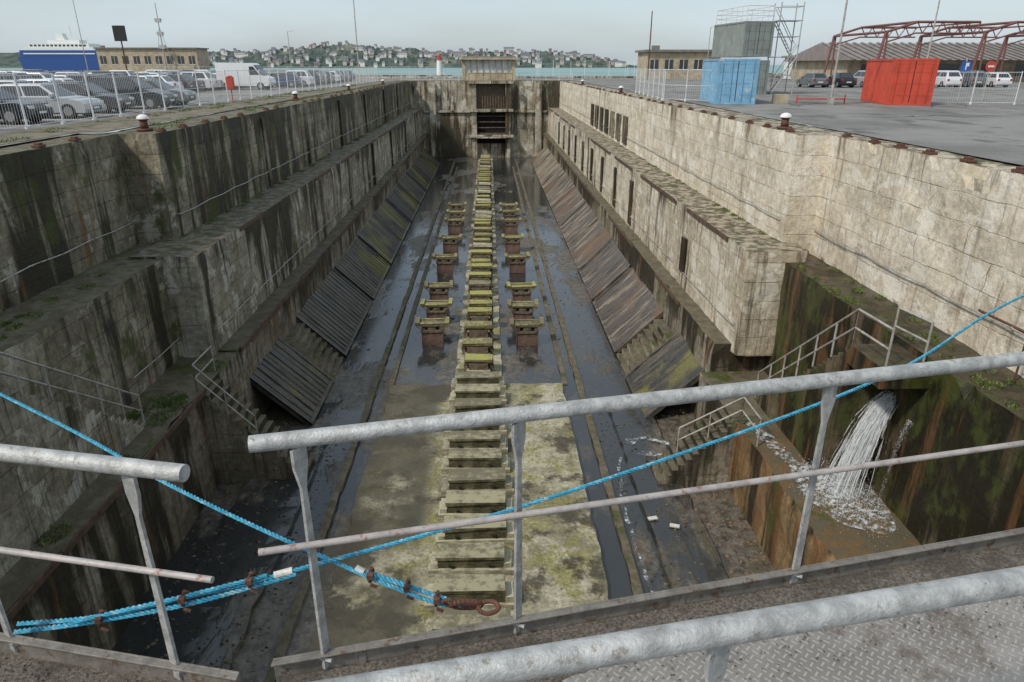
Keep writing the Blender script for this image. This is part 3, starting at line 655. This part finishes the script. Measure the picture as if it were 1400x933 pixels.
# ------------------------------------------------------------------ containers
def container(name,loc,rz,L,mat,face=m_white,top=False):
    b=MB(); W=2.44;Hc=2.59; 
    def corr(n,fn):
        vs=[];
        for i in range(n*4+1):
            d=(0,.0,.05,.05)[i%4]; t=i/(n*4); vs.append(fn(t,d,0)); vs.append(fn(t,d,1))
        b.add(vs,[(2*i,2*i+2,2*i+3,2*i+1) for i in range(n*4)],0)
    z0,z1=.16,Hc-.12
    corr(int(L/.32),lambda t,d,k:(-L/2+.08+(L-.16)*t,-W/2+.02+d,z1 if k else z0)); corr(int(L/.32),lambda t,d,k:(L/2-.08-(L-.16)*t,W/2-.02-d,z1 if k else z0))
    corr(8,lambda t,d,k:(-L/2+.02+d,W/2-.08-(W-.16)*t,z1 if k else z0)); 
    b.box(L/2-.06,L/2-.02,-W/2+.1,W/2-.1,z0,z1,0)
    for z in(.55,1.2,1.85,2.3): b.box(L/2-.02,L/2-.005,-W/2+.14,-.05,z,z+.07,0); b.box(L/2-.02,L/2-.005,.05,W/2-.14,z,z+.07,0)
    for y in(-.9,-.35,.35,.9): b.tube((L/2+.02,y,.15),(L/2+.02,y,Hc-.15),.025,1,6)
    b.box(L/2-.03,L/2-.01,-.02,.02,z0,z1,2)
    for x in(-L/2,L/2-.16):
        for y in(-W/2,W/2-.16): b.box(x,x+.16,y,y+.16,0,Hc,0)
    for y in(-W/2,W/2-.12): b.box(-L/2+.16,L/2-.16,y,y+.12,Hc-.12,Hc,0); b.box(-L/2+.16,L/2-.16,y,y+.12,0,.16,0)
    for x in(-L/2,L/2-.12): b.box(x,x+.12,-W/2+.16,W/2-.16,Hc-.12,Hc,0); b.box(x,x+.12,-W/2+.16,W/2-.16,0,.16,0)
    b.box(-L/2+.1,L/2-.1,-W/2+.1,W/2-.1,Hc-.06,Hc-.03,0)
    if top:
        for x in[-L/2+.1+(L-.2)*i/6 for i in range(7)]:
            for y in(-W/2+.1,W/2-.1): b.tube((x,y,Hc),(x,y,Hc+1.1),.035,3,6)
        for y in(-W/2+.1,W/2-.1):
            for z in(.4,.75,1.1): b.tube((-L/2+.1,y,Hc+z),(L/2-.1,y,Hc+z),.03,3,6)
        for x in(-L/2+.1,L/2-.1):
            for z in(.4,.75,1.1): b.tube((x,-W/2+.1,Hc+z),(x,W/2-.1,Hc+z),.03,3,6)
    me=b.mesh(name,[mat,face,m_dark,m_whitew]); o=inst(me,name,loc,rz); return o
container('blue_shipping_container',(15.45,46.8,.05),math.radians(-98),6.06,m_bluec,m_bluec)
container('grey_shipping_container',(21.1,61.5,.05),math.radians(-84),6.06,m_greyc,m_greyc)
container('grey_shipping_container',(21.1,61.5,2.9),math.radians(-84),6.06,m_greyc,m_greyc,True)
container('red_shipping_container',(25.7,45.2,.05),math.radians(-104),6.06,m_redc,m_redc)
# scaffold stair tower beside the grey containers
b=MB()
for x in(23.2,25.0):
    for y in(59.2,60.6): b.tube((x,y,0),(x,y,6.9),.045,0,6)
for z0,z1,y in((0,2.9,59.4),(2.9,5.6,60.3)):
    a,c=((23.2,25.0) if z0==0 else (25.0,23.2)); 
    for dy in(-.25,.25): b.tube((a,y+dy,z0),(c,y+dy,z1),.04); b.tube((a,y+dy,z0+1),(c,y+dy,z1+1),.03)
    for i in range(10): 
        t=(i+.5)/10; b.box(a+(c-a)*t-.1,a+(c-a)*t+.1,y-.25,y+.25,z0+(z1-z0)*t-.02,z0+(z1-z0)*t+.02)
for z in(2.9,5.6): b.box(23.1,25.1,59.2,60.7,z-.05,z)
for z in(1.5,4.4,6.6): b.path([(23.2,59.2,z),(25,59.2,z),(25,60.6,z),(23.2,60.6,z)],.03)
b.obj('scaffold_stair_tower',[m_galv])
def lamp(x,y,h,arm=.9,dirx=-1):
    b=MB(); b.tube((x,y,0),(x,y,h),.09,0,8,.05); b.tube((x,y,h),(x+dirx*arm,y,h+.12),.04,0,6); b.box(x+dirx*arm-.35,x+dirx*arm+.25,y-.13,y+.13,h+.05,h+.2,1); b.box(x-.15,x+.15,y-.15,y+.15,0,.5,0)
    b.obj('street_lamp',[m_railw,m_whitew])
lamp(-17.2,98,11.2,.7,1); lamp(20.6,43,6.3,.6,1); lamp(37.5,62,8.6,.9,1); lamp(36.5,122,8.0,.8,1); lamp(-75,140,14,1.2,1); lamp(-62,95,8,.9,1)
lamp(-120,150,12,1,1); lamp(44,128,7.5,.8,1); lamp(-34,128,7.5,.8,1)
b=MB(); b.tube((26.0,119,0),(26.0,119,10.2),.13,0,8,.08); b.obj('mast_pole',[m_rust])
b=MB(); x,y=-108,250
b.tube((x,y,0),(x,y,21),.25,0,6,.12)
for z in(8,12,16): b.tube((x-1.5,y,z),(x+1.5,y,z),.1); b.box(x-.9,x+.9,y-.4,y+.4,z-.8,z+.4)
for s_ in(-1,1): b.tube((x+s_*3,y,0),(x,y,14),.08)
b.obj('radio_mast',[m_galv])
b=MB(); b.tube((-62,128,0),(-62,128,8),.12); b.box(-63,-61,127.8,128.1,6.0,8.4,1); b.obj('traffic_sign_board',[m_rust,m_black])
for k,(x,y) in enumerate(((-85,110),(-88,112))):
    b=MB(); b.tube((x,y,0),(x+.6,y,10),.09,0,6); b.prism([(x+.6,y,9.8),(x+1.6,y,9.0),(x+1.0,y,6.4),(x+.5,y,7)],(0,.05,0),1); b.obj('flagpole',[m_railw,m_redc])
b=MB(); b.tube((-16.1,46,0),(-16.1,46,.9),.03); b.box(-16.3,-15.9,45.85,46.15,.9,1.6,0); b.dome((-16.1,46,1.6),.18,.5); b.obj('lifebuoy_box',[m_redc],bevel=.03)
b=MB(); b.tube((31.4,47.5,0),(31.4,47.5,2.7),.04,0); b.box(31.1,31.7,47.4,47.46,1.9,2.5,1); b.box(31.34,31.40,47.36,47.4,1.98,2.42,2); b.box(31.40,31.54,47.36,47.4,2.2,2.42,2); b.obj('parking_sign',[m_railw,simple('sign_blue',(.02,.10,.42),.4),m_white])
b=MB(); b.tube((33.4,48,0),(33.4,48,2.5),.04,0); b.tube((33.4,47.95,2.2),(33.4,47.9,2.2),.34,1,20); b.box(33.2,33.6,47.86,47.9,2.14,2.26,2); b.obj('no_entry_sign',[m_railw,m_redc,m_white])
b=MB(); b.box(17.8,18.6,44.4,45,.05,.6,0); b.box(19,22,44,44.2,.3,.38,1); b.tube((19,44.1,0),(19,44.1,.6),.04,1); b.tube((22,44.1,0),(22,44.1,.6),.04,1); b.obj('concrete_barrier',[m_conc2,m_redc])
# ------------------------------------------------------------------ buildings
def building(name,x0,x1,y0,y1,h,wall,roof,wins,wh=(1.0,2.2),doors=0):
    e=bpy.data.objects.new(name,None); S.collection.objects.link(e)
    def part(pn,f,mats):
        b=MB(); f(b); o=b.obj(pn,mats); o.parent=e
    part('walls',lambda b:b.box(x0,x1,y0,y1,0,h),[wall])
    part('roof',lambda b:(b.box(x0-.5,x1+.5,y0-.6,y1+.5,h,h+.35),b.box(x0+1,x0+2.2,y0+1,y0+2,h+.35,h+1)),[roof])
    def w(b):
        for i in range(wins):
            a=x0+(x1-x0)*(i+.22)/wins;c=x0+(x1-x0)*(i+.78)/wins; b.box(a,c,y0-.03,y0+.05,wh[0],wh[1],0); b.box(a-.08,c+.08,y0-.07,y0-.005,wh[0]-.14,wh[0]-.003,1)
            b.box((a+c)/2-.04,(a+c)/2+.04,y0-.06,y0-.031,wh[0],wh[1],1)
    part('windows',w,[m_glass,m_white])
    part('door',lambda b:b.box(x1-1.6,x1-.6,y0-.04,y0+.05,0.02,2.05),[m_roof])
building('quay_office',26.6,39.0,123,131,4.3,m_conc2,m_roof,5,(1.6,3.1))
building('low_terminal',-131,-98,252,262,7.3,m_conc2,m_roof,9,(2.5,5))
building('kiosk',52,58,122,128,3.4,m_white,m_roof,2)
b=MB(); 
x0,x1,y0,y1=51,135,100,122
b.box(x0,x1,y0+3,y1,0,2.9,0)
b.prism([(x0-1,y0,2.9),(x0-1,(y0+y1)/2,5.3),(x0-1,y1+2,2.9)],(x1-x0+2,0,0),1)
for i in range(68):
    x=x0-.8+i*1.22; b.prism([(x,y0,2.98),(x,(y0+y1)/2,5.38),(x,(y0+y1)/2,5.48),(x,y0,3.08)],(.4,0,0),2)
for i in range(14): b.box(x0+2+i*5.6,x0+5+i*5.6,y0+2.95,y0+3.02,.8,2.4,3)
b.obj('quayside_shed',[m_conc2,m_rfm,m_roof,m_glass])
b=MB()
def tr(p,q,r=.15): b.tube(p,q,r,0,6)
for k in range(7):
    x=42.5+11*k; 
    for y in(80.,92.):
        tr((x,y,0),(x+.7,y,5.6)); tr((x+1.1,y,0),(x+.9,y,5.6),.1); tr((x+.7,y,5.6),(x+4,y,6.6)); tr((x+4,y,6.6),(x+10.9,y,6.6)); tr((x+.9,y,4.6),(x+4,y,5.5),.09); tr((x+4,y,5.5),(x+11,y,5.5),.09)
        for i in range(5):
            a=x+4+1.4*i; tr((a,y,6.6),(a+.7,y,5.5),.06); tr((a+.7,y,5.5),(a+1.4,y,6.6),.06)
    tr((x+.7,80,5.6),(x+.7,92,5.6)); tr((x+4,80,6.6),(x+4,92,6.6)); tr((x+10.9,80,6.6),(x+10.9,92,6.6),.1)
b.obj('steel_truss_canopy',[m_truss])
b=MB(); fx,fy=-262,430
b.prism([(fx-4,fy,-3.4),(fx+38,fy,-3.4),(fx+41,fy,6.5),(fx-6,fy,6.5)],(0,16,0),0)
b.box(fx-5,fx+40,fy+1,fy+15,6.5,10,0); b.box(fx-3,fx+37,fy+.8,fy+14,7.9,8.5,1); b.box(fx-3,fx+37,fy+1.5,fy+14,10,11.6,1); b.box(fx,fx+34,fy+2,fy+14,11.6,13.6,1)
for i in range(14): b.box(fx+2.3*i+1,fx+2.4+2.3*i,fy+1.9,fy+2.05,12,13,2)
for i in range(15): b.box(fx+2.5*i-2,fx-.5+2.5*i,fy+.92,fy+1.0,2,3.2,2)
b.box(fx+10,fx+28,fy+4,fy+12,13.6,15.5,1); b.prism([(fx+14,fy+6,15.5),(fx+19,fy+6,15.5),(fx+18,fy+6,19),(fx+14.5,fy+6,19)],(0,4,0),1); b.tube((fx+22,fy+8,15),(fx+22,fy+8,23),.25,1); 
for q in range(6): b.tube((fx+2+q*6,fy+5,13),(fx+2+q*6,fy+5,16.5),.12,1)
b.obj('ferry',[simple('ferry_blue',(.02,.07,.25),.4),m_white,m_glass])
b=MB(); lx,ly=-20,300; b.tube((lx,ly,-4),(lx,ly,4.2),1.4,0,16,1.0); b.tube((lx,ly,4.2),(lx,ly,4.5),1.3,1,16); b.tube((lx,ly,4.5),(lx,ly,5.6),.7,1,12); b.dome((lx,ly,5.6),.8,.9,1)
b.box(lx-60,lx+5,ly-2,ly+4,-5,-1.6,2); b.obj('harbour_lighthouse',[m_white,m_redc,m_far],smooth=True)
b=MB(); random.seed(9)
for i in range(26):
    x=R(5,75);y=R(170,215) if x<58 else R(200,240); b.prism([(x-3,y,-3.3),(x+3,y,-3.3),(x+4,y,-2),(x-3.2,y,-2)],(0,2,0),0); b.box(x-1.5,x+.8,y+.4,y+1.6,-2,-1.3,0); b.tube((x,y+1,-2),(x,y+1,R(3,6)),.045,0,5)
b.obj('moored_yachts',[m_white])
# ------------------------------------------------------------------ hills + town
prof=[(-2600,10),(-1500,22),(-900,22),(-640,24),(-533,24),(-430,30),(-320,40),(-240,32),(-170,28),(-90,22),(-40,24),(60,24),(140,22),(200,17),(260,8),(300,-1),(340,-8)]
def hp(x):
    for a,c in zip(prof,prof[1:]):
        if a[0]<=x<=c[0]:
            t=(x-a[0])/(c[0]-a[0]); return a[1]+(c[1]-a[1])*t
    return -8
vs=[];fs=[]; ny=22
def hz(x,t):
    h=hp(x)+2.3
    return -4+ (h+4)*min(1,(t*1.5))**.8 if h>-4 else -6
xs=[-2600+ (1900*i/60) for i in range(60)]+[-700+1045*i/700 for i in range(701)]
nx=len(xs)-1
for j in range(ny+1):
    t=j/ny
    for x in xs:
        n1=noise.noise(Vector((x*.02,j*.4,0)))*6+noise.noise(Vector((x*.07,j*.9,3)))*4+abs(noise.noise(Vector((x*.16,j*1.7,6))))*6
        z=hz(x,t); vs.append((x+R(-.5,.5),1500+t*260+ (noise.noise(Vector((x*.01,0,0)))*40),z+(n1*min(1,t*5) if z>-4 else 0)))
for j in range(ny):
    for i in range(nx): fs.append((j*(nx+1)+i,j*(nx+1)+i+1,(j+1)*(nx+1)+i+1,(j+1)*(nx+1)+i))
me=bpy.data.meshes.new('wooded_hill'); me.from_pydata(vs,[],fs); me.materials.append(m_hill)
for p in me.polygons: p.use_smooth=True
o=bpy.data.objects.new('wooded_hill',me); S.collection.objects.link(o)
b=MB(); random.seed(17)
for i in range(330):
    x=R(-690,290) if random.random()<.9 else R(-2000,-690); t=random.random()**1.1*.75; z=hz(x,t); 
    if z<-3: continue
    big=random.random()<.06
    y=1500+t*260+noise.noise(Vector((x*.01,0,0)))*40-8; w=R(14,24) if big else R(4,9); h=R(6,9) if big else R(3,6); m=random.choice([0,0,0,1,1,3]); z+=noise.noise(Vector((x*.02,t*22*.4,0)))*6+2
    b.box(x,x+w,y,y+8,z-5,z+h,m); b.prism([(x-.4,y-.4,z+h),(x-.4,y+4,z+h+R(2,3.5)),(x-.4,y+8.4,z+h)],(w+.8,0,0),2)
    for q in range(int(w/2.2)): b.box(x+.7+q*2.2,x+1.6+q*2.2,y-.1,y,z+h*.45,z+h*.75,4)
b.obj('distant_town',[simple('town_white',(.66,.64,.60),.8,0,.1,.1),simple('town_beige',(.46,.42,.36),.8,0,.1,.1),simple('town_slate',(.14,.145,.17),.8,0,.1,.1),simple('town_brick',(.27,.22,.19),.8,0,.1,.1),m_glass])
# ------------------------------------------------------------------ foreground gate leaf: deck, railings
def line_y(x): return 2.405+.2*x
def line_l(x): return 2.15-.22*(x+1.07)
DZ=-.165; PZ=-.06
def seg(b,xa,xb,off0,off1,z0,z1,f,m=0):
    b.add([(xa,f(xa)+off0,z0),(xb,f(xb)+off0,z0),(xb,f(xb)+off1,z0),(xa,f(xa)+off1,z0),(xa,f(xa)+off0,z1),(xb,f(xb)+off0,z1),(xb,f(xb)+off1,z1),(xa,f(xa)+off1,z1)],[(3,2,1,0),(4,5,6,7),(0,1,5,4),(2,3,7,6),(1,2,6,5),(3,0,4,7)],m)
b=MB(); seg(b,-.92,12.2,-1.45,.0,DZ-.25,DZ,line_y,0)
vs=[];N=260
for i in range(N+1):
    x=-.92+13.1*i/N; wv=.22+.10*noise.noise(Vector((x*2,0,0)))+.05*noise.noise(Vector((x*9,0,0)))+max(0,.35-x)*.35
    vs+=[(x,line_y(x)-.004,DZ+.014),(x,line_y(x)-wv,DZ+.003)]
b.add(vs,[(2*i,2*i+1,2*i+3,2*i+2) for i in range(N)],1)
seg(b,-13.5,-1.0,-1.45,.0,DZ-.25,DZ,line_l,1); 
seg(b,-.9,12.0,-1.2,-.05,-11.3,DZ-.25,line_y,2); seg(b,-13.4,-1.0,-1.2,-.05,-11.3,DZ-.25,line_l,2)
b.obj('lock_gate_deck',[m_cheq,m_grit,m_plate])
b=MB(); b.box(-14,13,-3.5,.9,-.7,-.42); b.obj('approach_pavement',[m_asph])
b=MB(); random.seed(31)
for i in range(3200):
    x=R(-1,4.5); y=line_y(x)-.02-abs(random.gauss(0,.17 if random.random()<.75 else .45)); r=R(.002,.008)
    if y<line_y(x)-1.0: continue
    z=DZ+.008; b.add([(x-r,y,z),(x,y-r,z),(x+r,y,z),(x,y+r,z),(x,y,z+r)],[(0,1,4),(1,2,4),(2,3,4),(3,0,4)])
for i in range(900):
    x=R(-3.2,-1.05); y=line_l(x)-.02-abs(random.gauss(0,.3)); r=R(.003,.012); z=DZ; b.add([(x-r,y,z),(x,y-r,z),(x+r,y,z),(x,y+r,z),(x,y,z+r)],[(0,1,4),(1,2,4),(2,3,4),(3,0,4)])
b.obj('deck_grit',[m_grit])
b=MB(); seg(b,-.95,12.1,.0,.012,DZ-.03,DZ+.115,line_y); seg(b,-.95,12.1,-.03,.0,DZ+.105,DZ+.115,line_y)
for i in range(8): seg(b,-.6+i*1.5,-.57+i*1.5,-.006,.0,DZ,DZ+.1,line_y)
b.obj('toe_board',[m_plate],bevel=.003)
b=MB(); seg(b,-13.4,-1.07,.0,.012,DZ-.03,DZ+.115,line_l); seg(b,-13.4,-1.07,-.03,.0,DZ+.105,DZ+.115,line_l); b.obj('toe_board',[m_plate],bevel=.003)
def post(b,x,y,ang,z0,z1,m=0):
    c,s_=math.cos(ang),math.sin(ang)
    out=[(-.036,z1-.02),(-.036,z1-.10),(-.013,z1-.2),(-.018,z1-.5),(-.022,z0),(.022,z0),(.018,z1-.5),(.013,z1-.2),(.036,z1-.10),(.036,z1-.02)]
    P=[(x+u*c+.007*s_,y+u*s_-.007*c,z) for u,z in out]
    b.prism(P,(-.014*s_,.014*c,0),m)
    b.tube((x-.03*s_,y+.0,z0+.05),(x+.03,y-.02,z0+.05),.012,m,6)
a1=math.atan(.2)
b=MB(); b.tube((-.90,line_y(-.90),1.0),(12.5,line_y(12.5),1.0),.033,0,20)
for x in(-.736,.104,1.515,2.95,4.35,5.8,7.2,8.6,10,11.4): post(b,x,line_y(x)+.002,a1+ (.9 if x==-.736 else .6 if x<0.5 else .2),DZ+.03,1.0-.015)
b.obj('guard_railing',[m_galv],smooth=True)
b=MB(); b.tube((-.92,line_y(-.92)-.03,.535),(12.5,line_y(12.5)-.03,.535),.0145,0,12); b.obj('railing_midrail',[m_rail2],smooth=True)
b=MB(); b.tube((-1.125,line_l(-1.125),.92),(-13,line_l(-13),.92),.033,0,20); b.tube((-1.09,line_l(-1.09)-.02,.455),(-13,line_l(-13)-.02,.455),.0135,1,12)
for x in(-1.36,-2.16,-3.6,-5,-6.4,-7.8,-9.2,-10.6,-12): post(b,x,line_l(x)+.002,-.5,DZ+.03,.90)
b.obj('guard_railing',[m_galv,m_rail2],smooth=True)
b=MB(); f=lambda x:1.185+.172*x
b.tube((-.9,f(-.9),1.0),(12,f(12),1.0),.036,0,24); b.tube((-.9,f(-.9),.5),(12,f(12),.5),.014,0,10)
for x in(-.85,.56,1.95,3.4,4.8,6.2): post(b,x,f(x),a1+.3,DZ,.985)
b.obj('guard_railing',[m_galv],smooth=True)
# ------------------------------------------------------------------ ropes
def smooth_pts(P,n=14):
    P=[Vector(p) for p in P]; out=[]
    for i in range(len(P)-1):
        p0=P[max(i-1,0)];p1=P[i];p2=P[i+1];p3=P[min(i+2,len(P)-1)]
        for k in range(n):
            t=k/n; out.append(.5*((2*p1)+(p2-p0)*t+(2*p0-5*p1+4*p2-p3)*t*t+(3*p1-p0-3*p2+p3)*t**3))
    out.append(P[-1]); return out
def resample(pts,step):
    out=[pts[0]];acc=0
    for a,c in zip(pts,pts[1:]):
        L=(c-a).length
        if L==0: continue
        d=step-acc
        while d<=L: out.append(a.lerp(c,d/L)); d+=step
        acc=L-(d-step)
    return out
def rope(name,P,r=.013,pitch=.075,near=None):
    pts=resample(smooth_pts(P),.012)
    b=MB()
    for k in range(3):
        vs=[];n=5;N=len(pts)
        for i,p in enumerate(pts):
            d=(pts[min(i+1,N-1)]-pts[max(i-1,0)]).normalized(); u=d.cross(Vector((0,0,1))).normalized(); w=d.cross(u)
            th=2*math.pi*(i*.012/pitch+k/3); c=p+(u*math.cos(th)+w*math.sin(th))*r*.56
            for q in range(n):
                t=2*math.pi*q/n; vs.append(c+(u*math.cos(t)+w*math.sin(t))*r*.50)
        fs=[(i*n+q,i*n+(q+1)%n,(i+1)*n+(q+1)%n,(i+1)*n+q) for i in range(N-1) for q in range(n)]
        b.add(vs,fs)
    return b.obj(name,[m_rope],smooth=True)
r1=[(-14.0,11.0,.55),(-9,7.9,.31),(-3.245,4.145,.29),(-1.638,3.09,.215),(-.605,2.60,.055),(-.22,2.47,-.02)]
r2=[(-2.2,2.50,-.09),(-1.80,2.46,-.02),(-1.417,2.51,.035),(-.948,2.60,.095),(.483,3.036,.24),(2.59,4.0,.40),(4.37,5.19,.55),(8,7.2,.75),(12.5,8.1,.45)]
rope('blue_mooring_rope',r1,.011); rope('blue_mooring_rope',r2,.011)
rope('blue_mooring_rope',[(-.605,2.61,.07),(-.4,2.545,.035),(-.22,2.48,.01),(-.15,2.46,-.01)],.013)
rope('blue_mooring_rope',[(-2.2,2.47,-.11),(-1.86,2.45,-.045),(-1.417,2.49,.01),(-1.0,2.58,.07),(-.93,2.60,.085)],.013)
rope('blue_mooring_rope',[(-1.9,2.43,-.02),(-1.417,2.485,.06),(-1.05,2.57,.10)],.011)
b=MB()
def ring(c,R1,r,ax,ay,el=1.0,n=22):
    ax=Vector(ax).normalized();ay=Vector(ay).normalized(); P=[Vector(c)+ax*R1*el*math.cos(2*math.pi*i/n)+ay*R1*math.sin(2*math.pi*i/n) for i in range(n+1)]; b.path(P,r,0,7)
ring((-.13,2.46,0),.035,.013,(1,.2,-.2),(0,-.5,1),2.0); ring((-.03,2.455,-.015),.03,.011,(1,.2,-.15),(0,1,.3),1.6); ring((-.2,2.46,.01),.03,.009,(1,0,-.2),(0,-.4,1),1.3)
for x,y,zz in((-1.417,2.50,.035),(-1.13,2.56,.08),(-.585,2.60,.06),(-.41,2.55,.03),(-.27,2.50,.0),(-1.78,2.46,-.03)):
    ring((x,y,zz),.028,.008,(.2,1,0),(0,0,1)); b.tube((x,y-.01,zz+.02),(x+.01,y-.012,zz+.055),.009); b.tube((x,y-.03,zz-.03),(x+.03,y-.03,zz-.045),.008); b.box(x-.012,x+.016,y-.045,y-.02,zz+.01,zz+.035,0)
b.obj('rope_shackles',[m_rust])
b=MB(); 
def tape(P,r): b.path(P,r,0,10)
tape([(-1.03,2.582,.086),(-.95,2.603,.095)],.018); tape([(-.66,2.635,.075),(-.62,2.62,.062)],.016)
b.obj('rope_tape_whipping',[m_tape])
# ------------------------------------------------------------------ light, sky, camera
el=math.radians(46); az=math.atan2(-.80,-.60)
sv=Vector((math.sin(az)*math.cos(el),math.cos(az)*math.cos(el),math.sin(el)))
ld=bpy.data.lights.new('sun','SUN'); ld.energy=2.8; ld.angle=math.radians(5); ld.color=(1,.94,.84)
lo=bpy.data.objects.new('sun',ld); lo.rotation_euler=sv.to_track_quat('Z','Y').to_euler(); S.collection.objects.link(lo)
w=bpy.data.worlds.new('World'); S.world=w; w.use_nodes=True; nt=w.node_tree; bg=nt.nodes['Background']
sk=nt.nodes.new('ShaderNodeTexSky'); sk.sky_type='NISHITA'; sk.sun_disc=False; sk.sun_elevation=el; sk.sun_rotation=az; sk.dust_density=2.0; sk.air_density=1.0
tc=nt.nodes.new('ShaderNodeTexCoord'); mp=nt.nodes.new('ShaderNodeMapping'); mp.inputs['Scale'].default_value=(1,1,5); nt.links.new(tc.outputs['Generated'],mp.inputs[0])
nz=nt.nodes.new('ShaderNodeTexNoise'); nz.inputs['Scale'].default_value=2.2; nz.inputs['Detail'].default_value=6; nt.links.new(mp.outputs[0],nz.inputs['Vector'])
mr=nt.nodes.new('ShaderNodeMapRange'); mr.inputs[1].default_value=.35; mr.inputs[2].default_value=.7; mr.inputs[3].default_value=.45; mr.inputs[4].default_value=.9; nt.links.new(nz.outputs['Fac'],mr.inputs[0])
mx=nt.nodes.new('ShaderNodeMix'); mx.data_type='RGBA'; nt.links.new(mr.outputs[0],mx.inputs[0]); nt.links.new(sk.outputs[0],mx.inputs[6]); mx.inputs[7].default_value=(4.75,5.55,6.1,1)
nt.links.new(mx.outputs[2],bg.inputs[0]); bg.inputs[1].default_value=.14
cd=bpy.data.cameras.new('camera'); cd.lens=24; cd.sensor_width=36; cd.clip_end=60000; cd.clip_start=.05
co=bpy.data.objects.new('camera',cd); co.location=(0,0,H); co.rotation_euler=(math.radians(90-22.03),0,math.radians(-1.82)); S.collection.objects.link(co); S.camera=co
S.view_settings.view_transform='Standard'; S.view_settings.look='None'; S.view_settings.exposure=0
